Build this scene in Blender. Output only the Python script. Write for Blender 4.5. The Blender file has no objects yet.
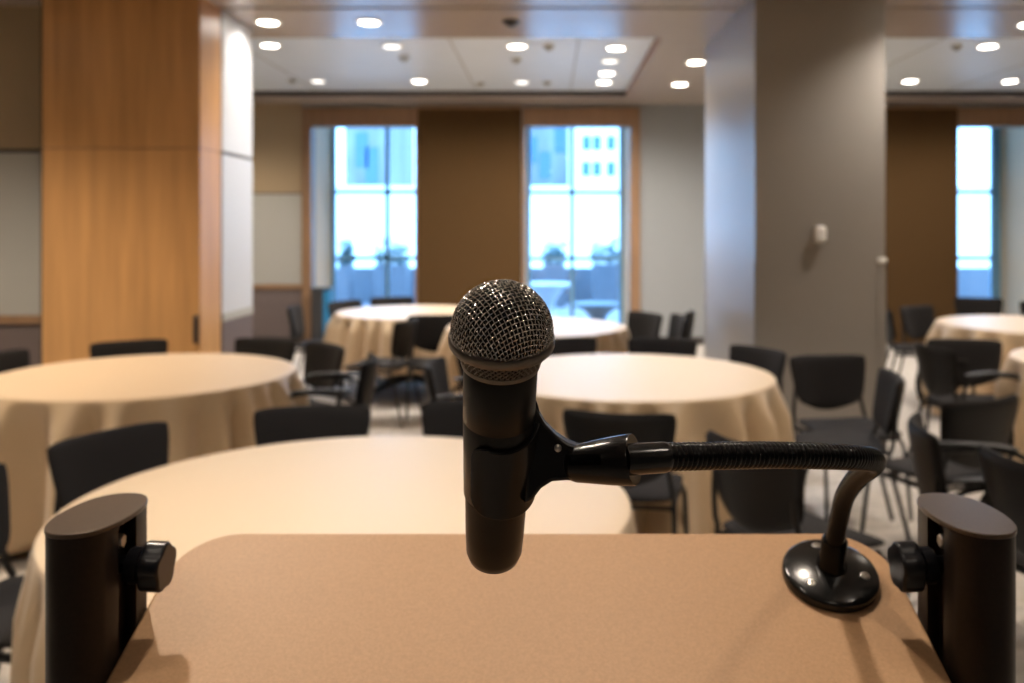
import bpy, bmesh, math, random
from mathutils import Vector, Matrix
R = math.radians
PI = math.pi
random.seed(4)
SC = bpy.context.scene
COL = SC.collection
CAMZ = 1.55
F = 890.0
PX, PY = 548.0, 228.0

def W(px, py, d):
    """point seen at pixel (px,py) at distance d from the lens plane"""
    return Vector(((px-PX)/F*d, d, CAMZ-(py-PY)/F*d))

# ------------------------------------------------------------ materials
def new_mat(name):
    m = bpy.data.materials.new(name); m.use_nodes = True
    nt = m.node_tree
    return m, nt, nt.nodes['Principled BSDF']

def mat(name, col, rough=.6, metal=0., var=.0, scale=40., bump=0., bscale=None, spec=.5, stretch=None, coat=0., sheen=0.):
    m, nt, b = new_mat(name)
    b.inputs['Roughness'].default_value = rough
    b.inputs['Metallic'].default_value = metal
    b.inputs['Specular IOR Level'].default_value = spec
    b.inputs['Coat Weight'].default_value = coat
    b.inputs['Sheen Weight'].default_value = sheen
    tc = nt.nodes.new('ShaderNodeTexCoord')
    mp = nt.nodes.new('ShaderNodeMapping')
    nt.links.new(tc.outputs['Object'], mp.inputs[0])
    if stretch: mp.inputs['Scale'].default_value = stretch
    n = nt.nodes.new('ShaderNodeTexNoise'); n.inputs['Scale'].default_value = scale
    n.inputs['Detail'].default_value = 5
    nt.links.new(mp.outputs[0], n.inputs['Vector'])
    cr = nt.nodes.new('ShaderNodeValToRGB')
    c = list(col)
    cr.color_ramp.elements[0].position = .3; cr.color_ramp.elements[1].position = .7
    cr.color_ramp.elements[0].color = [max(0, x*(1-var)) for x in c]+[1]
    cr.color_ramp.elements[1].color = [min(1, x*(1+var)) for x in c]+[1]
    nt.links.new(n.outputs['Fac'], cr.inputs[0])
    nt.links.new(cr.outputs[0], b.inputs['Base Color'])
    if bump:
        n2 = nt.nodes.new('ShaderNodeTexNoise'); n2.inputs['Scale'].default_value = bscale or scale*3
        nt.links.new(mp.outputs[0], n2.inputs['Vector'])
        bp = nt.nodes.new('ShaderNodeBump'); bp.inputs['Strength'].default_value = bump
        bp.inputs['Distance'].default_value = .002
        nt.links.new(n2.outputs['Fac'], bp.inputs['Height'])
        nt.links.new(bp.outputs[0], b.inputs['Normal'])
    return m

def emit(name, col, s):
    m = bpy.data.materials.new(name); m.use_nodes = True
    nt = m.node_tree; nt.nodes.clear()
    e = nt.nodes.new('ShaderNodeEmission'); e.inputs[0].default_value = (*col, 1); e.inputs[1].default_value = s
    o = nt.nodes.new('ShaderNodeOutputMaterial'); nt.links.new(e.outputs[0], o.inputs[0])
    return m

def glass_mat():
    m = bpy.data.materials.new('window_glass'); m.use_nodes = True
    nt = m.node_tree; nt.nodes.clear()
    t = nt.nodes.new('ShaderNodeBsdfTransparent'); t.inputs[0].default_value = (.93, .97, 1, 1)
    g = nt.nodes.new('ShaderNodeBsdfGlossy'); g.inputs['Roughness'].default_value = .02
    fr = nt.nodes.new('ShaderNodeFresnel'); fr.inputs[0].default_value = 1.45
    mx = nt.nodes.new('ShaderNodeMixShader')
    o = nt.nodes.new('ShaderNodeOutputMaterial')
    nt.links.new(fr.outputs[0], mx.inputs[0]); nt.links.new(t.outputs[0], mx.inputs[1])
    nt.links.new(g.outputs[0], mx.inputs[2]); nt.links.new(mx.outputs[0], o.inputs[0])
    return m

M = dict(
    wood=mat('pier_wood', (.54, .295, .118), .32, var=.16, scale=3.0, stretch=(5, 5, .35), spec=.35),
    wood_trim=mat('trim_wood', (.26, .15, .08), .45, var=.12, scale=4, stretch=(3, 3, .5)),
    brown=mat('brown_shade', (.078, .043, .017), .95, var=.1, scale=60, spec=.08),
    tan=mat('tan_wallcover', (.36, .27, .165), .8, var=.06, scale=150, bump=.2),
    pale=mat('pale_panel', (.37, .365, .335), .75, var=.05, scale=180, bump=.2),
    wainscot=mat('wainscot', (.13, .10, .095), .6, var=.1, scale=100),
    wall=mat('painted_wall', (.26, .27, .275), .7, var=.03, scale=30),
    greywall=mat('woven_wallcover', (.29, .26, .225), .33, var=.07, scale=220, bump=.4, stretch=(1, 1, .3)),
    soffit=mat('soffit_paint', (.44, .375, .335), .27, var=.01, scale=5, spec=.6),
    ceil=mat('ceiling_paint', (.70, .76, .82), .5, var=.02, scale=5),
    joint=mat('shadow_joint', (.05, .04, .035), .7),
    carpet=mat('carpet', (.42, .38, .335), .95, var=.18, scale=14, bump=.7, bscale=400),
    cloth=mat('beige_cloth', (.55, .405, .25), .4, var=.04, scale=250, bump=.25, bscale=900, sheen=.2),
    chairfab=mat('charcoal_fabric', (.0105, .0085, .0078), .85, var=.25, scale=300, bump=.4, bscale=700, sheen=.03, spec=.25),
    chairmetal=mat('black_tube', (.008, .0075, .0075), .38, metal=0., var=.1, spec=.35),
    armplastic=mat('black_plastic', (.009, .0085, .0085), .45, var=.1, spec=.3),
    board=mat('board_laminate', (.42, .245, .125), .5, var=.09, scale=420, spec=.35, bump=.12, bscale=900),
    boardedge=mat('board_edging', (.12, .07, .04), .5),
    bronze=mat('bronze_metal', (.016, .010, .007), .4, metal=.0, spec=.2, var=.12, scale=300),
    bronzetop=mat('bronze_cap', (.085, .060, .042), .33, metal=.2, spec=.4, var=.12, scale=400),
    knob=mat('knob_plastic', (.007, .007, .009), .28, var=.1, spec=.3),
    steel=mat('zinc_steel', (.45, .43, .40), .3, metal=1., var=.05),
    chrome=mat('grille_steel', (.58, .55, .51), .22, metal=1., var=.05),
    ring=mat('grille_ring_metal', (.16, .14, .12), .36, metal=1., var=.08, scale=200),
    foam=mat('dark_foam', (.006, .006, .006), 1.),
    black=mat('satin_black', (.003, .003, .003), .2, var=.1, spec=.18, scale=200),
    blackmic=mat('mic_black', (.008, .0065, .0055), .33, var=.1, spec=.24, scale=200),
    clip=mat('clip_black', (.007, .0062, .006), .22, var=.1, spec=.25),
    gloss=mat('glossy_black', (.006, .006, .006), .2, var=.1, spec=.45),
    white=mat('white_plastic', (.80, .78, .72), .4),
    winframe=mat('frame_blue_glow', (.16, .34, .50), .4, var=.05),  # grey metal frames; the blue daylight glow is put into the colour
    jamb=mat('pale_jamb', (.72, .60, .43), .8, var=.02),
    dark=mat('dark_metal', (.03, .03, .032), .5),
    lens=emit('lamp_lens', (1, .93, .82), 14),
    lensdim=emit('lamp_lens_dim', (1, .95, .88), 2.2),
    snow=mat('white_render', (.86, .88, .90), .8, var=.03),
    bluebld=mat('blue_facade', (.17, .18, .20), .5, var=.45, scale=.35, stretch=(1.2, 1, .5)),
    bldwin=mat('facade_glass', (.06, .14, .22), .2),
    terrace=mat('terrace_paving', (.30, .31, .33), .7, var=.1, scale=3),
    parapet=mat('parapet_render', (.17, .18, .20), .7, var=.06, scale=4),
    leaf=mat('shrub_leaves', (.035, .10, .10), .6, var=.4, scale=9),
    patio=mat('patio_white', (.6, .62, .64), .4),
    patioblue=mat('patio_blue', (.10, .15, .17), .4),
    glass=glass_mat(),
    bluepl=mat('blue_plastic', (.03, .22, .45), .3),
)

# ------------------------------------------------------------ mesh helpers
def obj(name, bm, m, parent=None, smooth=True, bevel=0):
    bmesh.ops.recalc_face_normals(bm, faces=bm.faces)
    me = bpy.data.meshes.new(name); bm.to_mesh(me); bm.free()
    if smooth:
        for p in me.polygons: p.use_smooth = True
    me.materials.append(m)
    o = bpy.data.objects.new(name, me); COL.objects.link(o)
    if parent: o.parent = parent
    if bevel:
        b = o.modifiers.new('bevel', 'BEVEL'); b.width = bevel; b.segments = 3; b.limit_method = 'ANGLE'; b.angle_limit = R(40)
    if smooth:
        try:
            me.set_sharp_from_angle(angle=R(38))
        except Exception: pass
    return o

def tag(o, label=None, cat=None, group=None, kind=None):
    if label: o['label'] = label
    if cat: o['category'] = cat
    if group: o['group'] = group
    if kind: o['kind'] = kind
    return o

def empty(name, loc=(0, 0, 0), rz=0, label=None, cat=None, group=None):
    o = bpy.data.objects.new(name, None); COL.objects.link(o)
    o.empty_display_size = .1
    o.location = loc; o.rotation_euler = (0, 0, rz)
    return tag(o, label, cat, group)

def box(bm, x0, x1, y0, y1, z0, z1, mtx=None):
    v = [Vector((x, y, z)) for x in (x0, x1) for y in (y0, y1) for z in (z0, z1)]
    if mtx: v = [mtx @ p for p in v]
    v = [bm.verts.new(p) for p in v]
    for f in ((0, 1, 3, 2), (4, 6, 7, 5), (0, 4, 5, 1), (2, 3, 7, 6), (0, 2, 6, 4), (1, 5, 7, 3)):
        bm.faces.new([v[i] for i in f])
    return bm

def bxo(name, x0, x1, y0, y1, z0, z1, m, parent=None, bevel=0, **k):
    bm = bmesh.new(); box(bm, x0, x1, y0, y1, z0, z1)
    o = obj(name, bm, m, parent, smooth=bool(bevel), bevel=bevel)
    tag(o, **k)
    return o

def struct(name, x0, x1, y0, y1, z0, z1, m, parent=None, bevel=0):
    return bxo(name, x0, x1, y0, y1, z0, z1, m, parent, bevel, kind='structure')

def catmull(pts, n):
    pts = [Vector(p) for p in pts]
    P = [pts[0]*2-pts[1]]+pts+[pts[-1]*2-pts[-2]]
    out = []
    for i in range(1, len(P)-2):
        for k in range(n):
            t = k/n
            a, b, c, d = P[i-1:i+3]
            out.append(.5*((2*b)+(c-a)*t+(2*a-5*b+4*c-d)*t*t+(3*b-a-3*c+d)*t**3))
    out.append(pts[-1])
    return out

def sweep(bm, pts, rad, seg=10, caps=True):
    pts = [Vector(p) for p in pts]; n = len(pts)
    t0 = (pts[1]-pts[0]).normalized()
    up = Vector((0, 0, 1)) if abs(t0.z) < .9 else Vector((0, 1, 0))
    nrm = t0.cross(up).normalized()
    rings = []
    for i, p in enumerate(pts):
        t = (pts[min(i+1, n-1)]-pts[max(i-1, 0)]).normalized()
        nrm = (nrm-t*nrm.dot(t)).normalized()
        bn = t.cross(nrm)
        r = rad(i, n) if callable(rad) else rad
        rings.append([bm.verts.new(p+(nrm*math.cos(2*PI*k/seg)+bn*math.sin(2*PI*k/seg))*r) for k in range(seg)])
    for a, b in zip(rings, rings[1:]):
        for k in range(seg):
            bm.faces.new((a[k], a[(k+1) % seg], b[(k+1) % seg], b[k]))
    if caps:
        bm.faces.new(rings[0][::-1]); bm.faces.new(rings[-1])
    return bm

def lathe(bm, prof, seg=32, mtx=None, arc=None):
    """prof = [(r,z)...] round local Z; r 0 makes a tip"""
    rings = []
    for r, z in prof:
        if r < 1e-7:
            p = Vector((0, 0, z)); rings.append([bm.verts.new(mtx @ p if mtx else p)])
        else:
            rg = []
            for k in range(seg):
                a = 2*PI*k/seg
                p = Vector((r*math.cos(a), r*math.sin(a), z))
                rg.append(bm.verts.new(mtx @ p if mtx else p))
            rings.append(rg)
    for a, b in zip(rings, rings[1:]):
        for k in range(seg):
            k2 = (k+1) % seg
            if len(a) == 1 and len(b) == 1: continue
            if len(a) == 1: bm.faces.new((a[0], b[k], b[k2]))
            elif len(b) == 1: bm.faces.new((a[k], a[k2], b[0]))
            else: bm.faces.new((a[k], a[k2], b[k2], b[k]))
    for rg, rev in ((rings[0], True), (rings[-1], False)):
        if len(rg) > 1: bm.faces.new(rg[::-1] if rev else rg)
    return bm

def prism(bm, poly, z0, z1, mtx=None):
    lo = [Vector((x, y, z0)) for x, y in poly]; hi = [Vector((x, y, z1)) for x, y in poly]
    if mtx: lo = [mtx @ p for p in lo]; hi = [mtx @ p for p in hi]
    lo = [bm.verts.new(p) for p in lo]; hi = [bm.verts.new(p) for p in hi]
    n = len(poly)
    bm.faces.new(lo[::-1]); bm.faces.new(hi)
    for k in range(n): bm.faces.new((lo[k], lo[(k+1) % n], hi[(k+1) % n], hi[k]))
    return bm

def axis_matrix(origin, zdir, xhint=(1, 0, 0)):
    z = Vector(zdir).normalized(); x = Vector(xhint); x = (x-z*x.dot(z)).normalized(); y = z.cross(x)
    m = Matrix((x, y, z)).transposed().to_4x4(); m.translation = Vector(origin)
    return m

def pad(bm, fn, ns=18, nt=12, p=5.):
    """closed cushion; fn(s,t) -> (centre point, normal, half thickness)"""
    fr, bk = [], []
    for i in range(ns+1):
        a, b = [], []
        s = math.sin((i/ns-.5)*PI)
        for j in range(nt+1):
            t = math.sin((j/nt-.5)*PI)
            c, n, h = fn(s, t)
            e = (max(0, 1-abs(s)**p)*max(0, 1-abs(t)**p))**.5
            edge = i in (0, ns) or j in (0, nt)
            v = bm.verts.new(c+n*h*e); a.append(v)
            b.append(v if edge else bm.verts.new(c-n*h*e))
        fr.append(a); bk.append(b)
    for i in range(ns):
        for j in range(nt):
            bm.faces.new((fr[i][j], fr[i+1][j], fr[i+1][j+1], fr[i][j+1]))
            bm.faces.new((bk[i][j], bk[i][j+1], bk[i+1][j+1], bk[i+1][j]))
    return bm

def copy_tree(o, parent=None):
    c = o.copy(); COL.objects.link(c)
    if parent: c.parent = parent
    for ch in list(o.children): copy_tree(ch, c)
    return c

# ------------------------------------------------------------ room shell
ZC = CAMZ+1.65          # soffit level
ZR = CAMZ+1.725         # level inside the ceiling recesses
YF = 11.84              # window wall
XL, XR, YB = -6.2, 9.2, -3.2
struct('floor', XL-.1, XR+.1, YB-.1, YF+1.2, -.12, 0, M['carpet'])
# ceiling: soffit bands around two recesses
rec = [(-5.6, 1.005), (2.35, 8.6)]
Y0, Y1 = 7.73, 11.2
def ceil_piece(bm, *a): box(bm, *a)
bm = bmesh.new()
box(bm, XL-.1, XR+.1, 6.70, Y0, ZC, ZC+.3)
box(bm, XL-.1, XR+.1, Y1, YF+.3, ZC, ZC+.3)
box(bm, XL-.1, rec[0][0], Y0, Y1, ZC, ZC+.3)
box(bm, rec[0][1], rec[1][0], Y0, Y1, ZC, ZC+.3)
box(bm, rec[1][1], XR+.1, Y0, Y1, ZC, ZC+.3)
tag(obj('ceiling', bm, M['soffit'], smooth=False), kind='structure')
struct('ceiling_front', XL-.1, XR+.1, YB-.1, 6.64, ZC-.0, ZC+.3, M['soffit'])
struct('trim_1', XL-.1, XR+.1, 6.64, 6.70, ZC+.05, ZC+.3, M['joint'])
for i, (a, b) in enumerate(rec):
    struct('ceiling_recess', a-.02, b+.02, Y0-.02, Y1+.02, ZR, ZR+.2, M['ceil'])
    struct('trim_2', a, b, Y1-.012, Y1+.004, ZC+.012, ZR, M['joint'])
struct('trim_3', rec[0][1]-.03, rec[0][1]+.004, Y0, Y1, ZC+.012, ZR, M['wood_trim'])
for x in (-.9, -2.9, .28, 3.6, 5.0):
    struct('trim_4', x-.006, x+.006, Y0, Y1, ZR-.003, ZR+.01, M['pale'])

struct('wall_rear', XL-.1, XR+.1, YB-.2, YB, 0, ZC+.1, M['wall'])
struct('wall_left', XL-.2, XL, YB, YF+.2, 0, ZC+.1, M['wall'])
struct('wall_right', XR, XR+.2, YB, YF+.2, 0, ZC+.1, M['wall'])

def X_at(px, d): return (px-PX)/F*d
W1 = (X_at(312, YF), X_at(415.5, YF)); W2 = (X_at(525, YF), X_at(630, YF)); W3 = (X_at(957, YF), X_at(1041, YF))
ZH = CAMZ+(PY-126.5)/F*YF
YG = YF*1.093
ZG = 3.42               # head of the deep window bays
T = .18
# window wall pieces
def far_wall(x0, x1, z0=0, z1=ZC+.05, m='wall', y1=None):
    return struct('wall_back', x0, x1, YF, y1 or YF+T, z0, z1, M[m])
xa = X_at(302, YF); xb = X_at(640, YF)
# wall left of window 1: tan top, pale panel, rail, wainscot
far_wall(XL, xa, 2.02, ZC+.05, 'tan'); far_wall(XL, xa, .80, 2.0, 'pale'); far_wall(XL, xa, 0, .74, 'wainscot')
struct('trim_5', XL, xa, YF-.02, YF+T, .74, .80, M['wood_trim'])
struct('trim_5', XL, xa, YF+.01, YF+T, 2.0, 2.02, M['joint'])
far_wall(xa, W1[0], 0, ZC+.05, 'wall'); far_wall(W1[1], W2[0]); far_wall(W2[1], W3[0]); far_wall(W3[1], XR)
for w in (W1, W2, W3): far_wall(w[0], w[1], ZH, ZC+.35)
# wooden casings
zt = CAMZ+(PY-108)/F*YF
def casing(i, w, l, r):
    bm = bmesh.new()
    box(bm, w[0]-l, w[1]+r, YF-.035, YF, ZH, zt)
    box(bm, w[0]-l, w[0], YF-.035, YF, 0, ZH)
    if r > .05 or r > 0: box(bm, w[1], w[1]+r, YF-.035, YF, 0, ZH)
    return tag(obj('window_%d_casing' % i, bm, M['wood_trim'], smooth=False), kind='structure')
# deep bays
def window(i, w, mull, yy):
    casing(i, w, .125 if i == 1 else .03, .13 if i != 1 else .03)
    bm = bmesh.new()
    box(bm, w[0]-.1, w[0], YF+T, YG+.1, 0, ZG+.1)
    box(bm, w[1], w[1]+.1, YF+T, YG+.1, 0, ZG+.1)
    box(bm, w[0]-.1, w[1]+.1, YF+T, YG+.1, ZG, ZG+.12)
    tag(obj('wall_bay', bm, M['jamb'], smooth=False), kind='structure')
    fr = empty('window_%d' % i, ((w[0]+w[1])/2, YG, 0)); fr['kind'] = 'structure'
    c = (w[0]+w[1])/2
    bm = bmesh.new(); f = .055
    box(bm, w[0]-c, w[0]+f-c, -.04, .04, 0, ZG); box(bm, w[1]-f-c, w[1]-c, -.04, .04, 0, ZG)
    box(bm, w[0]-c, w[1]-c, -.04, .04, ZG-f*.4, ZG); box(bm, w[0]-c, w[1]-c, -.04, .04, 0, .10)
    for m in mull:
        x = X_at(m, YG)-c; box(bm, x-.03, x+.03, -.035, .035, .1, ZG)
    for y in yy:
        z = CAMZ-(y-PY)/F*YG; box(bm, w[0]-c, w[1]-c, -.035, .035, z-.028, z+.028)
    tag(obj('window_frame', bm, M['winframe'], fr, smooth=False), kind='structure')
    bm = bmesh.new(); box(bm, w[0]-c, w[1]-c, -.004, .004, .05, ZG-.01)
    tag(obj('pane', bm, M['glass'], fr, smooth=False), kind='structure')
    # daylight enters through the glass (sampling portal only)
    l = bpy.data.lights.new('window_portal', 'AREA'); l.shape = 'RECTANGLE'; l.size = w[1]-w[0]; l.size_y = ZG
    l.cycles.is_portal = True
    lo = bpy.data.objects.new('window_portal', l); COL.objects.link(lo)
    lo.location = (c, YG+.06, ZG/2); lo.rotation_euler = (R(-90), 0, 0)
window(1, W1, (387.5,), (192, 258)); window(2, W2, (572,), (192.5, 258.5)); window(3, W3, (993,), (192, 258))

# brown shade panels between the windows
def shade(px0, px1, lab):
    x0, x1 = X_at(px0, YF), X_at(px1, YF)
    t = empty('fabric_wall_panel', ((x0+x1)/2, YF-.03, 0), 0, lab, 'wall panel')
    w = (x1-x0)/2; z1 = CAMZ+(PY-109)/F*YF
    bxo('panel_face', -w, w, -.02, .03, .02, z1, M['brown'], t, bevel=.006)
    bxo('top_rail', -w, w, -.028, .028, z1-.005, z1+.03, M['wood_trim'], t)
shade(418, 521.5, 'dark brown full height fabric wall panel between the two central windows')
shade(884, 956, 'dark brown full height fabric wall panel beside the far right window')

# left side wall (nearer) with panels
YN = 6.62
xr0 = -3.58
def nearw(z0, z1, m, y=YN): return struct('wall_left_front', XL, xr0+.02, y, 7.5, z0, z1, M[m])
nearw(2.14, ZC+.1, 'tan'); nearw(.90, 2.11, 'pale'); nearw(0, .84, 'wainscot')
struct('trim_6', XL, xr0+.02, YN-.025, 7.5, .84, .90, M['wood_trim'])
struct('trim_6', XL, xr0+.02, YN+.012, 7.5, 2.11, 2.14, M['joint'])
# wood pier
struct('wall_left_pier', xr0, -2.463, 6.3, 6.70, 0, 2.112, M['wood'])
struct('wall_left_pier', xr0, -2.463, 6.3, 6.70, 2.12, ZC+.05, M['wood'])
struct('trim_7', xr0+.01, -2.47, 6.31, 6.70, 2.10, 2.13, M['wood_trim'])
struct('trim_8', xr0-.03, xr0, 6.33, 6.64, 0, ZC+.02, M['joint'])
struct('trim_8', -2.60, -2.47, 6.70, 6.73, 0, ZC+.02, M['joint'])
# wing wall behind the pier
def wing(z0, z1, m, dx=0): return struct('wall_left_wing', xr0, -2.463+dx, 6.73, 7.42, z0, z1, M[m])
M['wingpale'] = mat('wing_panel', (.52, .54, .57), .4, var=.03, scale=100)
wing(2.135, ZC+.05, 'wingpale'); wing(.90, 2.11, 'wingpale'); wing(0, .84, 'wainscot')
wing(2.11, 2.135, 'joint', -.008); wing(.84, .90, 'pale', .006)
# small dark pull on the pier
t = empty('door_pull', (-2.487, 6.285, 0), 0, 'slim dark vertical pull at the lower right edge of the wood-veneered pier', 'handle')
bm = bmesh.new(); box(bm, -.016, .016, -.012, .004, CAMZ-(343-PY)/F*6.3, CAMZ-(315-PY)/F*6.3)
obj('back_plate', bm, M['dark'], t, bevel=.004)
bm = bmesh.new(); sweep(bm, [(0, -.012, .78), (0, -.035, .80), (0, -.035, .90), (0, -.012, .92)], .006, 8)
obj('grip', bm, M['dark'], t)

# right pier
PXL, PXR, PYF, PYB = 1.44, 2.345, 6.19, 8.16
struct('wall_right_pier', PXL, PXR, PYF, PYB, 0, ZC+.02, M['greywall'])
for n, (x, y) in enumerate(((PXR, PYF), (PXL, PYF), (PXL, PYB))):
    t = empty('corner_guard', (x, y, 0), 0, ('pale corner guard with white cap on the right edge of the grey pier',
        'pale corner guard on the near left edge of the grey pier', 'pale corner guard on the far left edge of the grey pier')[n], 'corner guard')
    s = -1 if x == PXR else 1; q = 1 if y == PYF else -1
    bm = bmesh.new(); zt_ = CAMZ-(263-PY)/F*PYF
    xs = sorted((-s*.006, s*.05)); ys = sorted((-q*.006, q*0.0))
    box(bm, xs[0], xs[1], ys[0], ys[1], .1, zt_)
    xs = sorted((-s*.006, 0)); ys = sorted((-q*.006, q*.05)); box(bm, xs[0], xs[1], ys[0], ys[1], .1, zt_)
    obj('guard_strip', bm, M['greywall'], t, smooth=False)
    if n == 0:
        bm = bmesh.new(); box(bm, -.052, .010, -.012, .03, zt_, zt_+.035); obj('cap', bm, M['white'], t, bevel=.006)
# thermostat
p = W(819, 235, PYF)
t = empty('wall_sensor', p, 0, 'small white rounded sensor mounted on the front of the grey pier', 'sensor')
bm = bmesh.new(); box(bm, -.035, .035, -.008, 0, -.055, .06); obj('mounting_plate', bm, M['white'], t, bevel=.003)
bm = bmesh.new(); box(bm, -.042, .042, -.045, -.008, -.05, .062); obj('cover', bm, M['white'], t, bevel=.018)
bm = bmesh.new(); box(bm, -.02, .02, -.035, -.008, -.075, -.05); obj('lower_lip', bm, M['pale'], t, bevel=.006)

struct('baseboard_left', XL, xr0, YN-.012, YN, 0, .1, M['joint'])
struct('baseboard_pier', PXL-.01, PXR+.01, PYF-.012, PYF, 0, .1, M['joint'])
struct('baseboard_back', XL, W1[0]-.13, YF-.012, YF, 0, .1, M['joint'])
struct('baseboard_back', W2[1]+.14, X_at(884, YF)-.02, YF-.012, YF, 0, .1, M['joint'])

# ------------------------------------------------------------ ceiling fixtures
WARM = (1.0, .85, .69)
SOFTW = (1.0, .91, .82)
def lamp(loc, power, angle=130, blend=.9, size=.05, color=SOFTW, tilt=(0, 0)):
    l = bpy.data.lights.new('downlight_beam', 'SPOT'); l.energy = power; l.color = color
    l.spot_size = R(angle); l.spot_blend = blend; l.shadow_soft_size = size
    o = bpy.data.objects.new('downlight_beam', l); COL.objects.link(o); o.location = loc
    o.rotation_euler = (tilt[0], tilt[1], 0)
    return o
def make_downlight(bright):
    t = empty('downlight', (0, 0, 0))
    bm = bmesh.new(); lathe(bm, [(.078, -.001), (.105, -.001), (.108, -.006), (.104, -.010), (.086, -.010), (.078, -.005)], 32)
    # close the ring
    bm.faces.ensure_lookup_table()
    bm2 = bmesh.new()
    seg = 32; prof = [(.078, 0), (.108, 0), (.108, -.006), (.102, -.010), (.084, -.010), (.078, -.004)]
    rings = [[bm2.verts.new((r*math.cos(2*PI*k/seg), r*math.sin(2*PI*k/seg), z)) for k in range(seg)] for r, z in prof]
    for i in range(len(rings)):
        a, b = rings[i], rings[(i+1) % len(rings)]
        for k in range(seg): bm2.faces.new((a[k], a[(k+1) % seg], b[(k+1) % seg], b[k]))
    bm.free()
    obj('trim_ring', bm2, M['white'], t)
    bm = bmesh.new(); lathe(bm, [(.0, -.002), (.079, -.002), (.079, -.006), (.0, -.0065)], 32)
    obj('lens', bm, M['lens' if bright else 'lensdim'], t)
    return t
dl_proto = {}
def downlight(px, py, hz, bright, power, label, group=None, xyz=None, angle=130, size=.05, **k):
    if xyz is None:
        d = (hz-CAMZ)*F/(PY-py); loc = (X_at(px, d), d, hz)
    else: loc = xyz
    if bright not in dl_proto: o = dl_proto[bright] = make_downlight(bright)
    else: o = copy_tree(dl_proto[bright])
    o.location = loc
    tag(o, label, 'ceiling light', group or 'recessed ceiling downlights')
    if power: lamp((loc[0], loc[1], loc[2]-.02), power, angle if xyz is not None else 160, size=size, **k)
P0 = 115
DL = [
 (268, 22, ZC, 1, 45, 'bright downlight in the beige soffit closest to the left wing wall'),
 (369, 22, ZC, 1, 120, 'brightest and largest downlight in the beige soffit, right of the one by the wing wall'),
 (270, 45, ZR, 1, 0, 'leftmost downlight of the near row in the white ceiling recess'),
 (392, 46, ZR, 0, P0, 'dim downlight second from left in the near row of the recess'),
 (318, 81, ZR, 0, 0, 'dim leftmost downlight of the far row in the white ceiling recess'),
 (419, 81, ZR, 1, P0, 'lit downlight second from left in the far row of the recess'),
 (517, 46, ZR, 1, P0, 'downlight in the near row of the recess above the microphone'),
 (616, 48, ZR, 1, P0, 'nearest downlight of the close-set file of four along the right end of the recess'),
 (610, 61, ZR, 0, 0, 'dim second downlight of the close-set file of four at the recess right end'),
 (607, 73, ZR, 1, 0, 'third downlight of the close-set file of four at the recess right end'),
 (604, 82, ZR, 1, P0, 'farthest downlight of the close-set file of four at the recess right end'),
 (522, 82, ZR, 0, P0, 'dim downlight of the far row over the right-hand central window'),
 (696, 62, ZC, 1, P0, 'bright downlight in the beige soffit nearest the grey pier'),
 (680, 84, ZC, 1, P0, 'bright downlight in the beige soffit close to the window wall left of the grey pier'),
 (988, 46, ZR, 1, P0, 'nearest downlight in the recess right of the grey pier'),
 (910, 81, ZR, 1, P0, 'far downlight just right of the grey pier above the brown panel'),
 (1010, 81, ZR, 1, P0, 'far downlight at the right picture edge above the far right window'),
]
for a in DL: downlight(*a[:5], a[5])
# unseen downlights, several added to brighten tables, pier, walls and lectern board
NEUTRAL = (1.0, .93, .87)
for (x, y, pw, an, cl_) in ((-2.3, 4.95, 25, 90, (1, .82, .60)), (-3.05, 4.35, 175, 135, (1, .84, .66)), (-1.0, 1.75, 130, 125, WARM), (.45, 4.85, 160, 80, (.95, .95, 1)), (-.62, 2.75, 120, 75, (.90, .95, 1)), (2.3, 3.2, 170, 125, WARM), (3.7, 5.2, 120, 110, WARM), (2.64, 5.8, 110, 130, NEUTRAL),
                 (-3.6, 1.9, 85, 120, WARM), (.1, 1.3, 60, 110, WARM), (-1.2, .2, 18, 130, WARM), (1.2, .2, 18, 130, WARM), (3.6, .6, 50, 130, WARM), (5.6, 3.4, 90, 130, WARM), (0, -1.8, 25, 140, WARM), (-3.3, -1, 30, 140, WARM), (3.3, -1.6, 30, 140, WARM), (3.9, 7.2, 110, 110, NEUTRAL), (6.6, 7.6, 90, 130, WARM), (-4.3, 4.7, 230, 130, WARM), (-4.3, 10.4, 190, 150, WARM)):
    downlight(0, 0, 0, 1, pw, 'unseen round downlight above the picture, there to light the room', 'unseen downlights above the frame', xyz=(x, y, ZC), angle=an, color=cl_)
# smoke detectors / sprinklers
def disc_thing(px, py, hz, r, name, label, cat, m, grp=None):
    d = (hz-CAMZ)*F/(PY-py)
    t = empty(name, (X_at(px, d), d, hz), 0, label, cat, grp)
    bm = bmesh.new(); lathe(bm, [(0, 0), (r, 0), (r, -.012), (r*.85, -.02), (0, -.02)], 24); obj('base', bm, M[m], t)
    bm = bmesh.new(); lathe(bm, [(0, -.02), (r*.55, -.02), (r*.5, -.035), (r*.3, -.045), (0, -.045)], 24); obj('sensor_head', bm, M['dark'] if m == 'bronze' else M['pale'], t)
disc_thing(511, 21, ZC, .07, 'ceiling_speaker', 'dark round fitting in the beige soffit above the microphone', 'ceiling fitting', 'bronze')
for a, b, l in ((404, 57, 'left of the long ceiling seam in the near row'), (516, 59, 'behind the near downlight above the microphone'), (549, 46, 'right of the near downlight above the microphone'),
               (547, 82, 'in the far row above the right-hand central window'), (480, 83, 'in the far row over the brown panel'), (292, 80, 'in the far row at the far left'), (957, 46, 'in the recess right of the grey pier')):
    disc_thing(a, b, ZR, .055, 'smoke_detector', 'small grey ceiling detector '+l, 'detector', 'pale', 'small ceiling detectors')

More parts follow.
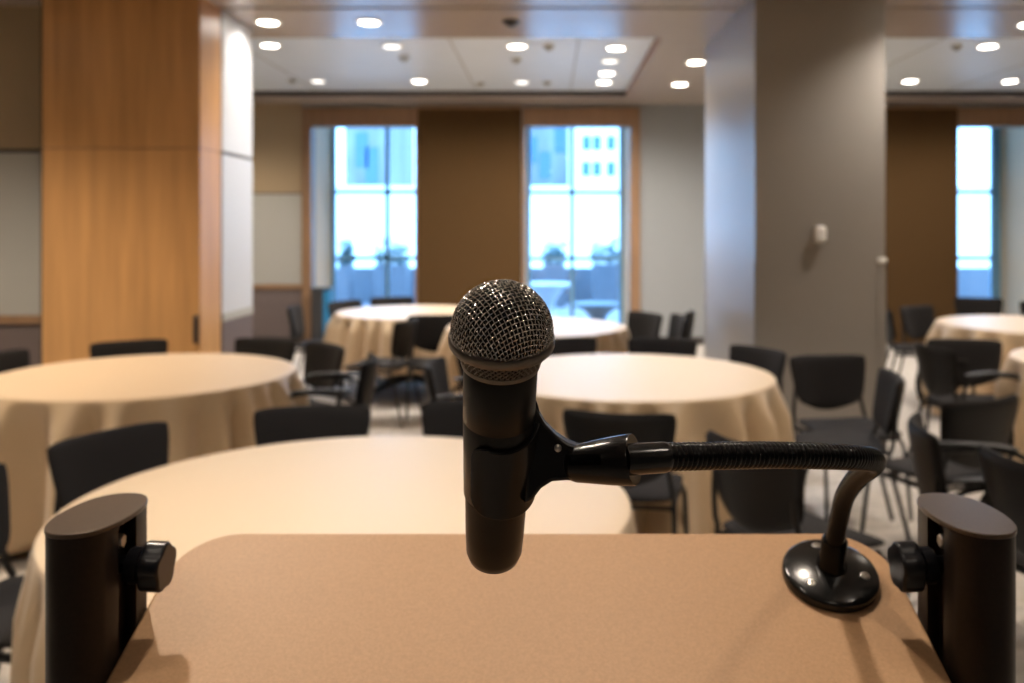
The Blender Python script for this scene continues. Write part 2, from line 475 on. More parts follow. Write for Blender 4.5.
# ------------------------------------------------------------ tables
def cloth_bm(r, hem, seed, amp=.085, flare=.055):
    rnd = random.Random(seed)
    ph = [rnd.uniform(0, 2*PI) for _ in range(5)]
    seg = 288
    def fold(a):
        w = a+.10*math.sin(3*a+ph[0])+.06*math.sin(7*a+ph[1])
        g = .95*math.sin(24*w+ph[2])+.30*math.sin(17*a+ph[3]+.3*math.sin(4*a))+.25*math.sin(6*a+ph[4])
        return math.copysign(abs(g)**.8, g) if g > 0 else g*1.15
    prof = []
    for k in range(0, 9): prof.append((r*(k/8)**.8 if k else 0, .757, 0))
    prof[-1] = (r-.012, .757, 0)
    prof += [(r-.004, .755, 0), (r, .749, 0), (r+.004, .738, .03)]
    n = 14
    for k in range(1, n+1):
        t = k/n; prof.append((r+.004+flare*t**.8, .738-(.738-hem)*t, min(1, t*5)**.9*(.5+.5*t)))
    bm = bmesh.new(); rings = []
    for (rr, z, f) in prof:
        if rr == 0: rings.append([bm.verts.new((0, 0, z))]); continue
        rg = []
        for k in range(seg):
            a = 2*PI*k/seg
            q = rr+amp*f*fold(a)
            rg.append(bm.verts.new((q*math.cos(a), q*math.sin(a), z)))
        rings.append(rg)
    for a, b in zip(rings, rings[1:]):
        for k in range(seg):
            k2 = (k+1) % seg
            if len(a) == 1: bm.faces.new((a[0], b[k], b[k2]))
            else: bm.faces.new((a[k], a[k2], b[k2], b[k]))
    return bm
def table(x, y, r, hem, seed, label, rot=0, **k):
    o = obj('tablecloth', cloth_bm(r, hem, seed, **k), M['cloth'])
    sd = o.modifiers.new('thickness', 'SOLIDIFY'); sd.thickness = .002; sd.offset = -1
    o.location = (x, y, 0); o.rotation_euler.z = rot
    tag(o, label, 'tablecloth', 'beige round tablecloths')
    return o
TA, TB, TC, TD, TE, TG, TH = (-.57, 2.60), (.43, 4.85), (-2.20, 4.86), (-1.28, 8.47), (-.09, 7.2), (4.05, 7.35), (3.62, 5.25)
table(*TA, .81, .03, 1, 'beige cloth on the nearest round table, right behind the lectern board', amp=.05, flare=.01)
table(*TB, .79, .03, 2, 'pleated beige cloth on the round table right behind the microphone head')
table(*TC, .79, .05, 3, 'pleated beige cloth on the large round table in front of the wood-veneered pier')
table(*TD, .73, .27, 4, 'short beige cloth on the far round table below the left central window')
table(*TE, .73, .04, 5, 'beige cloth on the round table below the right-hand central window')
table(*TG, .78, .04, 6, 'beige cloth on the far right round table in front of the far right window')
table(*TH, .80, .04, 7, 'beige cloth cut off by the right picture edge, in front of the far right table')
# the table whose short cloth lets its base show
t = empty('round_table', (TD[0], TD[1], 0), 0, 'dark pedestal base under the short beige cloth of the far left-central table', 'table')
bm = bmesh.new(); lathe(bm, [(0, .752), (.705, .752), (.71, .745), (.71, .73), (0, .73)], 64); obj('tabletop', bm, M['dark'], t)
bm = bmesh.new(); lathe(bm, [(0, .73), (.25, .73), (.07, .69), (.05, .6), (.05, .1), (.0, .1)], 24); obj('pedestal', bm, M['dark'], t)
for k in range(4):
    bm = bmesh.new(); a = PI/4+k*PI/2
    sweep(bm, [(.03*math.cos(a), .03*math.sin(a), .14), (.3*math.cos(a), .3*math.sin(a), .09), (.55*math.cos(a), .55*math.sin(a), .022)], lambda i, n: .035-.006*i, 8)
    obj('leg', bm, M['dark'], t)

# ------------------------------------------------------------ chairs
def make_chair(arms):
    t = empty('armchair' if arms else 'stacking_chair')
    def seat(s, q):
        x = s*(.225-.012*(q < 0)*abs(q)); y = q*.215
        cr = (abs(s)**5*abs(q)**5)
        x *= 1-.09*cr; y *= 1-.09*cr
        z = .452+.012*s*s-.014*max(0, q)**3
        return Vector((x, y, z)), Vector((0, 0, 1)), .024
    bm = bmesh.new(); pad(bm, seat, 20, 18); obj('seat', bm, M['chairfab'], t)
    def back(s, q):
        # q -1 bottom .. 1 top ; wide straight top, narrower rounded bottom
        w = .238-.055*(.5-.5*q)**1.3
        w *= 1-.16*max(0, -q)**5
        x = s*w
        z = .665+q*.158
        z += .030*max(0, -q)**2*(s*s)*1.6 - .012*max(0, q)**4*s**6 - .006*(q > 0)*q*(1-s*s)
        x *= 1-.05*abs(s)**5*max(0, q)**6
        y = -.235-.055*(z-.5)/.32+.055*s*s
        n = Vector((-.4*s, 1, .17)).normalized()
        return Vector((x, y, z)), n, .019
    bm = bmesh.new(); pad(bm, back, 24, 18, 6); obj('backrest', bm, M['chairfab'], t)
    def back_shell(s, q):
        c, n, h = back(s*.93, q*.93); return c-n*.017, n, .007
    bm = bmesh.new(); pad(bm, back_shell, 16, 12, 6); obj('back_shell', bm, M['armplastic'], t)
    r = .0105
    for s in (-1, 1):
        bm = bmesh.new()
        sweep(bm, catmull([(s*.190, -.232, .70), (s*.198, -.232, .60), (s*.212, -.215, .50), (s*.218, -.20, .43), (s*.226, -.25, .22), (s*.235, -.30, .012)], 6), r, 8)
        obj('leg', bm, M['chairmetal'], t)
        bm = bmesh.new()
        sweep(bm, catmull([(s*.205, -.05, .425), (s*.220, .10, .425), (s*.222, .165, .405), (s*.226, .195, .33), (s*.235, .235, .012)], 6), r, 8)
        obj('leg', bm, M['chairmetal'], t)
        bm = bmesh.new(); box(bm, s*.212-.008, s*.212+.008, -.21, .16, .412, .436); obj('seat_rail', bm, M['chairmetal'], t, bevel=.004)
        if arms:
            bm = bmesh.new()
            pts = catmull([(s*.235, -.20, .43), (s*.262, -.215, .53), (s*.272, -.17, .63), (s*.272, -.02, .665), (s*.272, .12, .655), (s*.262, .175, .60), (s*.240, .165, .44)], 7)
            sweep(bm, pts, r, 8); ar = obj('armrest', bm, M['chairmetal'], t)
            def apad(a, b, s=s): return Vector((s*.272+a*.024, -.03+b*.165, .674+.006*(1-b*b))), Vector((0, 0, 1)), .012
            bm = bmesh.new(); pad(bm, apad, 8, 12, 4); obj('arm_pad', bm, M['armplastic'], ar)
    for y, z in ((.12, .415), (-.16, .415)):
        bm = bmesh.new(); sweep(bm, [(-.215, y, z), (0, y, z-.006), (.215, y, z)], .009, 8); obj('cross_bar', bm, M['chairmetal'], t)
    return t
chairs = {}
def chair(bx, by, face, label, arms=False):
    """bx,by = middle of the backrest; face = (dx,dy) direction or table centre tuple"""
    fx, fy = face; l = math.hypot(fx, fy); fx /= l; fy /= l
    if arms not in chairs: o = chairs[arms] = make_chair(arms)
    else: o = copy_tree(chairs[arms])
    o.location = (bx+.25*fx, by+.25*fy, 0)
    o.rotation_euler = (0, 0, math.atan2(fy, fx)-PI/2)
    tag(o, label, 'chair', 'black padded meeting chairs')
def to(tb, x, y): return (tb[0]-x, tb[1]-y)
CH = [
 (-1.58, 3.20, to(TA, -1.6, 3.2), 'black chair with tilted backrest at the back left edge of the nearest table', False),
 (-1.74, 2.57, (1, -.08), 'black chair cut off by the left picture edge, left of the bronze lectern post', False),
 (-.96, 3.64, to(TA, -.75, 3.7), 'black chair facing us across the nearest table, left of the microphone', False),
 (-.30, 3.74, (-.05, -1), 'black chair half hidden by the microphone at the far edge of the nearest table', False),
 (.28, 3.56, (.25, 1), 'black chair seen from behind above the microphone clip and gooseneck', False),
 (.69, 3.06, (.85, .5), 'black chair seen from behind below the horizontal gooseneck, by the lectern board', False),
 (1.29, 5.45, to(TB, 1.3, 5.4), 'black chair at the far right edge of the second table, before the grey pier', False),
 (1.60, 5.12, (.16, -1), 'black chair facing us alone in front of the grey pier', False),
 (1.72, 4.46, (-1, .18), 'black chair seen from its side, right of the one facing us by the grey pier', False),
 (2.73, 5.85, (-.2, -1), 'rear black chair of the right-hand cluster, against the far right tablecloth', False),
 (2.40, 5.55, (.95, .1), 'black chair seen edge-on at the left of the right-hand cluster', True),
 (1.88, 3.84, (-.42, .9), 'large black chair with broad back in the middle of the right-hand cluster', False),
 (1.42, 3.36, (.9, -.25), 'black armchair seen edge-on, just beyond the right bronze lectern post', True),
 (1.52, 2.80, (.9, .25), 'black armchair cut off by the right edge, right above the right bronze post', True),
 (3.10, 8.15, (1, -.25), 'far black chair directly beside the right edge of the grey pier', False),
 (3.45, 8.35, to(TG, 3.5, 8.3), 'far black chair in front of the brown panel right of the grey pier', False),
 (4.52, 9.35, to(TG, 4.7, 9.0), 'far black chair beyond the far right table, below the far right window', False),
 (4.92, 8.80, to(TG, 5.1, 8.5), 'far black chair at the right picture edge beyond the far right table', False),
 (-2.72, 5.78, to(TC, -2.7, 5.7), 'black backrest rising behind the left table in front of the wood-veneered pier', False),
 (-1.86, 5.88, to(TC, -1.9, 5.8), 'black backrest behind the right part of the left table by the pier edge', False),
 (-3.26, 5.22, to(TC, -3.2, 5.2), 'black backrest at the left picture edge behind the left table', False),
 (-1.40, 5.62, to(TC, -1.4, 5.6), 'black chair standing between the left table and the far left-central table', False),
 (-1.02, 5.05, to(TC, -1.0, 5.0), 'black chair seen from its side at the right edge of the left table', True),
 (-2.38, 8.35, (1, .05), 'small far black chair left of the far left-central table, by the wainscot', False),
 (-2.05, 8.95, to(TD, -2.05, 8.95), 'far black chair behind the left end of the far left-central table', False),
 (-1.66, 9.45, to(TD, -1.66, 9.45), 'far black backrest behind the far left-central table, below the window', False),
 (-1.13, 7.12, (-1, .2), 'far black chair seen edge-on at the front right of the far left-central table', False),
 (-.95, 7.50, (.15, -1), 'far black chair immediately left of the microphone head', False),
 (-.62, 4.88, (1, -.05), 'black chair seen edge-on just left of the microphone neck', True),
 (-.42, 5.55, to(TB, -.45, 5.55), 'black chair left of the microphone behind the edge-on one', False),
 (.10, 5.92, to(TB, .1, 5.9), 'black backrest beside the right rim of the microphone head', False),
 (.76, 5.90, to(TB, .76, 5.9), 'wide dark backrest low behind the second table, left of the grey pier', False),
 (.85, 7.72, (-.7, -.45), 'far black chair touching the right rim of the table below the right-hand window', False),
 (1.10, 7.45, (-1, -.1), 'far black chair right of that rim, middle of three by the pale wall', False),
 (1.24, 7.85, (-.9, .25), 'far black chair seen edge-on, rightmost of three by the pale wall', False),
]
for c in CH: chair(*c)

# waste bin with blue bag by the left window
t = empty('waste_bin', (X_at(321, 11.66), 11.66, 0), 0, 'tall dark bin with a blue side standing by the left window jamb', 'bin')
bm = bmesh.new(); box(bm, -.10, .05, -.12, .12, 0, .74); obj('body', bm, M['dark'], t, bevel=.02)
bm = bmesh.new(); box(bm, .052, .14, -.11, .11, 0, .74); obj('side_compartment', bm, M['bluepl'], t, bevel=.015)
bm = bmesh.new(); box(bm, -.105, .145, -.125, .125, .742, .77); obj('lid', bm, M['dark'], t, bevel=.01)

# ------------------------------------------------------------ outside
struct('floor_terrace', -9, 16, YG+.12, 19.2, -.12, -.02, M['terrace'])
bxo('parapet', -9, 16, 18.6, 18.8, -.02, CAMZ-(268-PY)/F*18.6, M['parapet'], label='pale blue terrace parapet wall outside the windows', cat='wall')
def shrub_box(px0, px1, d, label, seed, h=.5):
    rnd = random.Random(seed)
    x0, x1 = X_at(px0, d), X_at(px1, d); c = (x0+x1)/2; w = (x1-x0)/2
    t = empty('planter', (c, d, 0), 0, label, 'planter', 'planters on the terrace')
    zt = CAMZ-(264-PY)/F*d
    bm = bmesh.new()
    box(bm, -w, w, -.2, .2, -.02, zt); obj('planter_box', bm, M['parapet'], t, bevel=.02)
    bm = bmesh.new()
    for k in range(420):
        a = rnd.uniform(0, 2*PI); q = rnd.random()**.5
        p = Vector((rnd.uniform(-w, w)*.95, q*.24*math.cos(a), zt+abs(math.sin(a))*h*q*rnd.uniform(.5, 1.1)))
        u = Vector((rnd.uniform(-1, 1), rnd.uniform(-1, 1), rnd.uniform(-.3, 1))).normalized(); v = u.orthogonal().normalized()
        L = .09
        vs = [bm.verts.new(p), bm.verts.new(p+u*L*.5+v*L*.25), bm.verts.new(p+u*L), bm.verts.new(p+u*L*.5-v*L*.25)]
        bm.faces.new(vs)
    obj('foliage', bm, M['leaf'], t)
shrub_box(341, 352, 17.8, 'small dark shrub planter seen through the left window', 1)
shrub_box(376, 408, 17.6, 'dark shrub planter seen at the right of the left window', 2)
shrub_box(543, 565, 17.8, 'dark shrub planter in the left pane of the right-hand window', 3)
shrub_box(592, 624, 17.6, 'dark shrub planter in the right pane of the right-hand window', 4)
def patio_table(px0, px1, py, d, m, label):
    c = X_at((px0+px1)/2, d); r = (px1-px0)/2/F*d; z = CAMZ-(py-PY)/F*d
    t = empty('patio_table', (c, d, -.02), 0, label, 'patio table')
    bm = bmesh.new(); lathe(bm, [(0, z+.02), (r, z+.02), (r+.01, z), (r, z-.03), (r*.9, z-.05), (0, z-.05)], 48); obj('tabletop', bm, M[m], t)
    bm = bmesh.new(); lathe(bm, [(0, z-.04), (r*.75, z-.05), (r*.35, z*.5), (r*.3, .1), (r*.5, 0), (0, 0)], 32); obj('pedestal', bm, M[m], t)
patio_table(522, 571, 283, 15.6, 'patio', 'round white patio table seen through the left pane of the right-hand window')
patio_table(574, 622, 303, 13.9, 'patioblue', 'round teal patio table seen through the right pane of the right-hand window')
def building(name, x0, x1, y0, y1, z1, m, wins, label, ww=.5, wh=1.0, zb=-4):
    t = empty(name, ((x0+x1)/2, y0, zb), 0, label, 'building')
    w = (x1-x0)/2
    bm = bmesh.new(); box(bm, -w, w, 0, y1-y0, 0, z1-zb); obj('facade', bm, M[m], t, smooth=False)
    bm = bmesh.new(); box(bm, -w-.1, w+.1, -.15, y1-y0, z1-zb, z1-zb+.25); obj('parapet', bm, M['snow'], t, smooth=False)
    for (px, py) in wins:
        p = W(px, py, y0); a = p.x-(x0+x1)/2; b = p.z-zb
        bm = bmesh.new(); box(bm, a-ww, a+ww, -.06, .02, b-wh, b+wh); obj('window', bm, M['bldwin'], t, smooth=False)
d = 60
def bx_(px, d): return X_at(px, d)
building('street_building', bx_(573, d), bx_(668, d), d, d+15, CAMZ+(PY-70)/F*d, 'snow',
         [(586.5, 143), (597, 143), (611, 143), (597, 169), (611, 169), (586, 169), (625, 143), (625, 169)], 'white building with small blue windows seen in the right-hand window', .28, .48)
building('street_tower', bx_(500, 80), bx_(571, 80), 80, 95, CAMZ+(PY-60)/F*80, 'bluebld', [(532, 150), (545, 165), (560, 140)], 'hazy blue tower seen in the upper left of the right-hand window', .5, 1.2)
building('street_tower', bx_(345, 70), bx_(385, 70), 70, 85, CAMZ+(PY-90)/F*70, 'bluebld', [(362, 150), (372, 165)], 'hazy blue tower seen in the upper left pane of the left window', .5, 1.4)
building('street_block', -30, 40, 36, 50, CAMZ+(PY-192)/F*36, 'snow', [], 'long low white rooftop block seen across the middle of the windows')

# ------------------------------------------------------------ lectern
TILT = R(21)
d0, h0 = .78, .267                        # far edge of the board
XLb, XRb = -.3155, .288
org = Vector(((XLb+XRb)/2, d0, CAMZ-h0))
ux = Vector((1, 0, 0)); us = Vector((0, -math.cos(TILT), -math.sin(TILT))); un = Vector((0, -math.sin(TILT), math.cos(TILT)))
lect = empty('lectern', ((XLb+XRb)/2, .62, 0), 0, 'lectern with tan reading board held between two bronze posts, in the foreground', 'lectern')
inv = Matrix.Translation(-Vector(((XLb+XRb)/2, .62, 0)))
BM = Matrix((ux, us, -un)).transposed().to_4x4(); BM.translation = org   # x across, y toward the speaker, z into the board
hw = (XRb-XLb)/2; dep = .46; rc = .05
poly = []
for cx, cy, a0 in ((-hw+rc, rc, 180), (hw-rc, rc, 270), (hw-rc, dep-rc, 0), (-hw+rc, dep-rc, 90)):
    for k in range(13):
        a = R(a0+90*k/12); poly.append((cx+rc*math.cos(a), cy+rc*math.sin(a)))
bm = bmesh.new(); prism(bm, poly, 0, .018, inv @ BM); bo = obj('reading_board', bm, M['board'], lect, bevel=.0025)
bm = bmesh.new(); prism(bm, [(x*1.0, y) for x, y in [(px_*.985, dep/2+(py_-dep/2)*.985) for px_, py_ in poly]], .018, .024, inv @ BM); obj('edging', bm, M['boardedge'], bo)
bm = bmesh.new(); box(bm, -hw*.9, hw*.9, .10, .15, .024, .05, inv @ BM); obj('board_bracket', bm, M['bronze'], lect, bevel=.003)
PT = CAMZ-.2137
def post(side):
    cx = (XLb-.0218) if side < 0 else (XRb+.0245); cy = .668
    a, b = .0272, .0485
    m = inv @ Matrix.Translation((cx, cy, 0))
    ip = -side     # direction of the inner face
    out = []
    n = 64
    for k in range(n):
        t = 2*PI*k/n
        x = a*math.copysign(abs(math.cos(t))**.85, math.cos(t)); y = b*math.copysign(abs(math.sin(t))**.92, math.sin(t))
        out.append((x, y))
    # body: same outline, inner side flattened and cut by a vertical channel
    body = []
    flat = a*.80; inner = []
    for x, y in out:
        xi = x*ip
        body.append((min(xi, flat)*ip, y))
    bm = bmesh.new()
    # polygon with channel notch
    pts = sorted([p for p in body if p[0]*ip < flat-1e-9], key=lambda p: math.atan2(p[1], -p[0]*ip))
    ymax = max(y for x, y in body if abs(x*ip-flat) < 1e-9)
    notch = [(flat*ip, ymax), (flat*ip, .014), ((flat-.009)*ip, .014), ((flat-.009)*ip, -.014), (flat*ip, -.014), (flat*ip, -ymax)]
    polyb = pts+notch
    prism(bm, polyb, .03, PT-.003, m)
    po = obj('post', bm, M['bronze'], lect)
    bm = bmesh.new(); prism(bm, [(x*1.02, y*1.02) for x, y in out], PT-.003, PT+.0005, m); obj('post_cap', bm, M['bronzetop'], po, bevel=.0008)
    # clamp bolt in the channel
    bm = bmesh.new(); lathe(bm, [(0, 0), (.006, 0), (.006, .004), (.0045, .006), (0, .006)], 6, m @ axis_matrix(((flat-.010)*ip, 0.003, PT-.022), (ip, 0, 0), (0, 0, 1)))
    obj('bolt', bm, M['steel'], po)
    # knob
    kc = Vector((flat*ip, .002, CAMZ-.2535)); km = m @ axis_matrix(kc, Vector((ip, 0, -.05)), (0, 0, 1))
    bm = bmesh.new(); lathe(bm, [(0, -.012), (.0065, -.012), (.0065, .001), (.0125, .001), (.0135, .003), (.0135, .010), (.010, .0125), (0, .0125)], 24, km); kn = obj('knob', bm, M['knob'], po)
    bm = bmesh.new(); star = []
    for k in range(40):
        t = 2*PI*k/40; rr = .0185*(1-.13*(0.5-.5*math.cos(5*t))**1.5)
        star.append((rr*math.cos(t), rr*math.sin(t)))
    prism(bm, star, .0125, .029, km); obj('knob_grip', bm, M['knob'], kn, bevel=.002)
    # foot
    bm = bmesh.new(); box(bm, cx-.035, cx+.035, cy-.30, cy+.22, 0, .03, inv); obj('foot', bm, M['bronze'], lect, bevel=.008)
post(-1); post(1)
bm = bmesh.new(); box(bm, XLb, XRb, .655, .685, .12, .30, inv); obj('cross_panel', bm, M['bronze'], lect, bevel=.003)

# ------------------------------------------------------------ microphone
Hc = Vector(((502-PX)/F*.437, .437, CAMZ-(331-PY)/F*.437))
Ec = Vector(((494-PX)/F*.493, .493, CAMZ-(553-PY)/F*.493))
ax = (Hc-Ec).normalized()
MM = axis_matrix(Hc, ax)                 # local +z toward the grille top
mic = empty('microphone', Hc, 0, 'black handheld microphone with silver wire mesh head, held in a clip over the lectern', 'microphone')
mi = Matrix.Translation(-Hc) @ MM
Lm = (Hc-Ec).length
RB = .0248
# woven grille: two families of wires on the ball
bm = bmesh.new()
N = 17; TH = R(97); step = TH*RB/N; wr = .00031
def ball(u, v, off):
    th = math.hypot(u, v)/RB; ph_ = math.atan2(v, u)
    rr = RB+off
    return mi @ Vector((rr*math.sin(th)*math.cos(ph_), rr*math.sin(th)*math.sin(ph_), rr*math.cos(th)*1.0))
rot = R(32); cR, sR = math.cos(rot), math.sin(rot)
for fam in (0, 1):
    for i in range(-N+1, N):
        c = i*step; L = math.sqrt(max(0, (TH*RB)**2-c*c))
        n = max(4, int(L/step*4)); pts = []
        for k in range(-n, n+1):
            s = k/n*L
            off = .0004*math.cos(PI*s/step)*(1 if (i % 2 == 0) == (fam == 0) else -1)
            u, v = (c, s) if fam == 0 else (s, c)
            pts.append(ball(u*cR-v*sR, u*sR+v*cR, off))
        sweep(bm, pts, wr, 5, False)
obj('wire_grille', bm, M['chrome'], mic)
bm = bmesh.new(); lathe(bm, [(0, RB*.945)]+[((RB-.0014)*math.sin(R(a)), (RB-.0014)*math.cos(R(a))*.97) for a in range(6, 110, 4)], 48, mi)
obj('foam_liner', bm, M['foam'], mic)
# ring and the lower mesh
bm = bmesh.new(); lathe(bm, [(.0242, -.0015), (.0258, -.0018), (.0263, -.003), (.0263, -.0058), (.0256, -.0068), (.0240, -.0072)], 64, mi)
obj('grille_ring', bm, M['ring'], mic)
bm = bmesh.new()
prof = []
zt0, zb0 = -.0070, -.0165
for k in range(2): pass
lathe(bm, [(.0232, zt0), (.0208, -.0125), (.0186, zb0), (.0175, zb0)], 64, mi); lw = obj('lower_grille_liner', bm, M['foam'], mic)
bm = bmesh.new()
for fam in (1, -1):
    for k in range(44):
        a0 = 2*PI*k/44; pts = []
        for q in range(9):
            z = zt0+(zb0-zt0)*q/8; rr = .0238+(.0190-.0238)*q/8+.0002*fam*math.cos(PI*q)
            a = a0+fam*q/8*.42
            pts.append(mi @ Vector((rr*math.cos(a), rr*math.sin(a), z)))
        sweep(bm, pts, .00038, 5, False)
obj('lower_grille', bm, M['ring'], mic)
bm = bmesh.new(); lathe(bm, [(.0186, -.0158), (.0198, -.0160), (.0200, -.0172), (.0196, -.0185), (.0180, -.0190)], 64, mi); obj('neck_ring', bm, M['ring'], mic)
r1, r2, r3 = .0186, .0174, .0160
bm = bmesh.new(); lathe(bm, [(.0, -.018), (r1-.0008, -.018), (r1, -.0195), (r1*.995, -.050), (r1*.985, -.0503), (r1*.985, -.0509), (r1*.99, -.0512),
                            (r2, -.098), (r2-.0004, -.0985), (r3+.0003, -.0987), (r3+.0003, -.0994), (r3+.0006, -.0998), (r3, -.125), (r3-.0006, -.138), (r3-.0022, -.1430), (r3-.0052, -.1455), (0, -.1465)], 64, mi)
obj('handle', bm, M['blackmic'], mic)

# ------------------------------------------------------------ gooseneck stand
fl = org+us*.055+ux*(.2305-org.x)
st = empty('gooseneck_stand', fl, 0, 'black flexible gooseneck with round flange screwed to the right of the board', 'microphone stand')
si = Matrix.Translation(-fl)
FM = si @ axis_matrix(fl, un)
bm = bmesh.new(); lathe(bm, [(0, 0), (.0375, 0), (.0382, .0012), (.0382, .0062), (.0372, .0080), (.034, .0094), (.018, .0125), (.0135, .0130), (0, .0130)], 72, FM); fo = obj('flange', bm, M['gloss'], st)
for a in (100, 220, 340):
    q = FM @ Matrix.Rotation(R(a), 4, 'Z') @ Matrix.Translation((.0265, 0, .0102)) @ Matrix.Rotation(R(9), 4, 'Y')
    bm = bmesh.new(); lathe(bm, [(0, 0), (.0040, 0), (.0040, .0006), (.0030, .0016), (.0012, .0018), (.0010, .0008), (0, .0008)], 20, q); obj('screw', bm, M['steel'], fo)
bm = bmesh.new(); lathe(bm, [(0, .011), (.0125, .011), (.0122, .016), (.0105, .019), (.0103, .038), (.0085, .041), (0, .041)], 40, FM); obj('base_collar', bm, M['black'], st)
tip = W(664, 457, .452)
path = [fl+un*.035, W(839, 520, .692), W(845, 496, .662), W(858, 477, .612), W(871, 466, .565), W(872, 460, .532), W(852, 457.5, .507), W(815, 456, .492), W(765, 455, .478), W(710, 456, .464), tip]
cp = catmull(path, 40)
# resample evenly
ln = [0]
for a, b in zip(cp, cp[1:]): ln.append(ln[-1]+(b-a).length)
tot = ln[-1]; ns = int(tot/.00045); rs = []; j = 0
for k in range(ns+1):
    s = tot*k/ns
    while j < len(ln)-2 and ln[j+1] < s: j += 1
    rs.append(cp[j].lerp(cp[j+1], (s-ln[j])/max(1e-9, ln[j+1]-ln[j])))
bm = bmesh.new()
def rad(i, n):
    s = tot*i/(n-1)
    return .0070+.00060*abs(math.sin(PI*s/.0030))**.8-.0003
sweep(bm, [si @ p for p in rs], rad, 20); obj('flexible_neck', bm, M['black'], st)
# smooth ferrule at the clip end
a_, b_ = W(636, 459, .448), W(667, 457, .4525)
L_ = (b_-a_).length
FE = si @ axis_matrix(a_, b_-a_)
bm = bmesh.new(); lathe(bm, [(0, -.006), (.0078, -.006), (.0078, L_-.002), (.0074, L_), (.0066, L_+.001), (0, L_+.001)], 40, FE); obj('ferrule', bm, M['gloss'], st)
# clip: coaxial sleeve round the handle, tongue, slotted socket
CM = si @ MM
bm = bmesh.new()
# open C sleeve; opening at the left/front, angle measured in the mic frame
seg = 60
ro, ri = .0212, .0190
def ztop(a): # higher at the back
    return -.058+.020*(.5-.5*math.cos(a-R(-75)))
def zbot(a): return -.094-.006*math.cos(a-R(-60))
A0, A1 = R(-150), R(150)
va = []
A0, A1 = R(-128), R(128)
for k in range(seg+1):
    a = A0+(A1-A0)*k/seg; row = []
    rnd_ = min(1, min(k, seg-k)/6); e = 1-(1-(1-rnd_)**2)**.5
    for q in range(9):
        z1_, z0_ = ztop(a), zbot(a); mid = (z1_+z0_)/2; half = (z1_-z0_)/2*(1-.45*e)
        z = mid+half*(1-2*q/8)
        tp = -.0006*(z+.07)/.02
        row.append((z, tp, a))
    va.append(row)
O = [[bm.verts.new(CM @ Vector(((ro)*math.cos(a), (ro)*math.sin(a), z))) for z, tp, a in row] for row in va]
I = [[bm.verts.new(CM @ Vector(((ri)*math.cos(a), (ri)*math.sin(a), z))) for z, tp, a in row] for row in va]
for i in range(seg):
    for q in range(8):
        bm.faces.new((O[i][q], O[i+1][q], O[i+1][q+1], O[i][q+1])); bm.faces.new((I[i][q], I[i][q+1], I[i+1][q+1], I[i+1][q]))
    bm.faces.new((O[i][0], I[i][0], I[i+1][0], O[i+1][0])); bm.faces.new((O[i][8], O[i+1][8], I[i+1][8], I[i][8]))
for i in (0, seg):
    for q in range(8): bm.faces.new((O[i][q], O[i][q+1], I[i][q+1], I[i][q]))
cl = obj('clip_sleeve', bm, M['clip'], st, bevel=.0005)
# tongue plate
dm = .462
tp = [(527, 402), (537, 408), (545, 422), (556, 433), (568, 441), (582, 446), (590, 455), (590, 472), (580, 479), (566, 478), (552, 479), (541, 486), (533, 497), (524, 502)]
bm = bmesh.new()
fr_, bk_ = [], []
tw = .0062
for p in tp:
    q = W(p[0], p[1], dm); fr_.append(bm.verts.new(si @ (q+Vector((0, -tw, 0))))); bk_.append(bm.verts.new(si @ (q+Vector((0, tw, 0)))))
bm.faces.new(fr_); bm.faces.new(bk_[::-1])
for k in range(len(tp)):
    k2 = (k+1) % len(tp); bm.faces.new((fr_[k], fr_[k2], bk_[k2], bk_[k]))
obj('clip_tongue', bm, M['clip'], st, bevel=.0022)
pv = W(558, 448, dm-.0066)
bm = bmesh.new(); lathe(bm, [(0, -.001), (.0019, -.001), (.0019, .0008), (.0012, .0013), (0, .0014)], 20, si @ axis_matrix(pv, (0, -1, 0))); obj('pivot_screw', bm, M['steel'], st)
# slotted socket
s0, s1 = W(569, 464, .462), W(634, 459.5, .449)
SM = si @ axis_matrix(s0, s1-s0, (0, 0, 1)); LS = (s1-s0).length
bm = bmesh.new()
seg = 48; rings = []
pr = [(.0070, .000), (.0088, .0015), (.0096, .004), (.0103, .010), (.0120, LS*.65), (.0129, LS-.0010), (.0125, LS), (.0080, LS)]
lathe(bm, [(0, 0)]+pr+[(0, LS-.001)], seg, SM)
so = obj('clip_socket', bm, M['clip'], st)
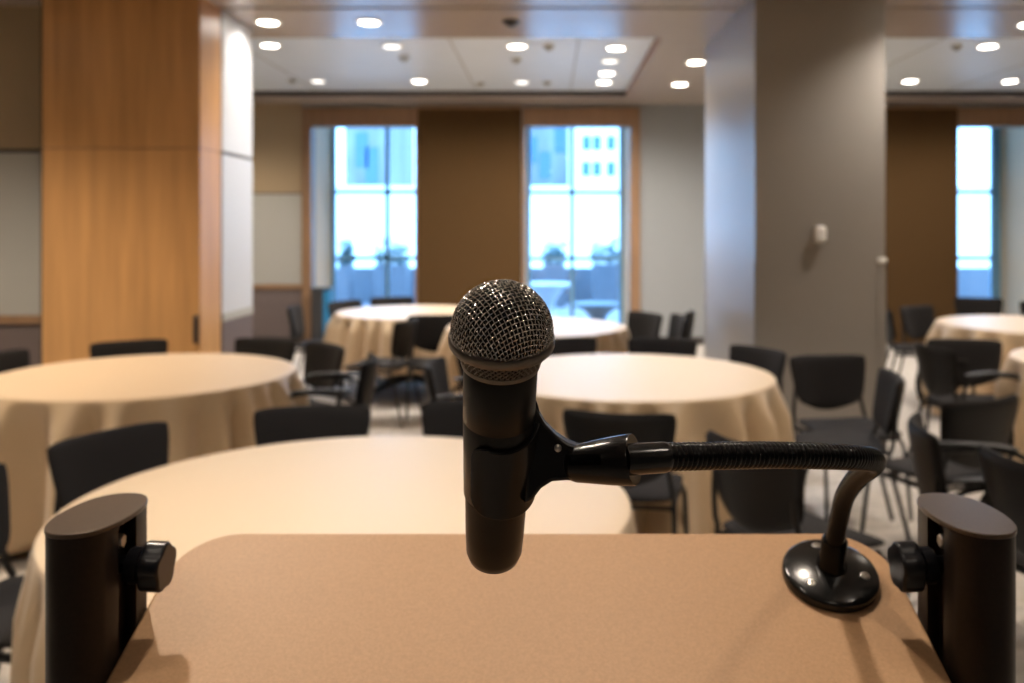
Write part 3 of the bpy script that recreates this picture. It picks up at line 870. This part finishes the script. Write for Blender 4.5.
# cut the slot that takes the tongue (boolean baked in)
cbm = bmesh.new()
box(cbm, .0012, .0062, .0035, .03, LS*.10, LS*.62, SM)
bmesh.ops.recalc_face_normals(cbm, faces=cbm.faces)
cme = bpy.data.meshes.new('slot'); cbm.to_mesh(cme); cbm.free()
cut = bpy.data.objects.new('slot', cme); COL.objects.link(cut); cut.location = st.location
bpy.context.view_layer.update()
md = so.modifiers.new('slot', 'BOOLEAN'); md.object = cut; md.operation = 'DIFFERENCE'
bpy.context.view_layer.update()
ev = so.evaluated_get(bpy.context.evaluated_depsgraph_get())
nm = bpy.data.meshes.new_from_object(ev)
so.modifiers.clear(); so.data = nm
bpy.data.objects.remove(cut)

# ------------------------------------------------------------ world, camera
w = bpy.data.worlds.new('world'); SC.world = w; w.use_nodes = True
nt = w.node_tree; bg = nt.nodes['Background']
tc = nt.nodes.new('ShaderNodeTexCoord'); sp = nt.nodes.new('ShaderNodeSeparateXYZ'); cr = nt.nodes.new('ShaderNodeValToRGB')
nt.links.new(tc.outputs['Generated'], sp.inputs[0]); nt.links.new(sp.outputs['Z'], cr.inputs[0]); nt.links.new(cr.outputs[0], bg.inputs[0])
cr.color_ramp.elements[0].color = (.30, .61, 1, 1); cr.color_ramp.elements[1].color = (.25, .52, 1, 1)
bg.inputs[1].default_value = 5.2

cam = bpy.data.cameras.new('camera'); co = bpy.data.objects.new('camera', cam); COL.objects.link(co); SC.camera = co
co.location = (0, 0, CAMZ); co.rotation_euler = (R(90), 0, 0)
cam.sensor_width = 36; cam.sensor_fit = 'HORIZONTAL'; cam.lens = F/1024*36
cam.shift_x = (512-PX)/1024; cam.shift_y = -(341.5-PY)/1024
cam.clip_start = .02; cam.clip_end = 300
cam.dof.use_dof = True; cam.dof.focus_distance = .455; cam.dof.aperture_fstop = 8.5

SC.view_settings.view_transform = 'Standard'; SC.view_settings.look = 'None'
SC.view_settings.exposure = .6; SC.view_settings.gamma = 1; SC.view_settings.use_curve_mapping = False
SC.cycles.use_denoising = True
SC.cycles.max_bounces = 10; SC.cycles.diffuse_bounces = 6; SC.cycles.transparent_max_bounces = 12
SC.cycles.caustics_reflective = False; SC.cycles.caustics_refractive = False
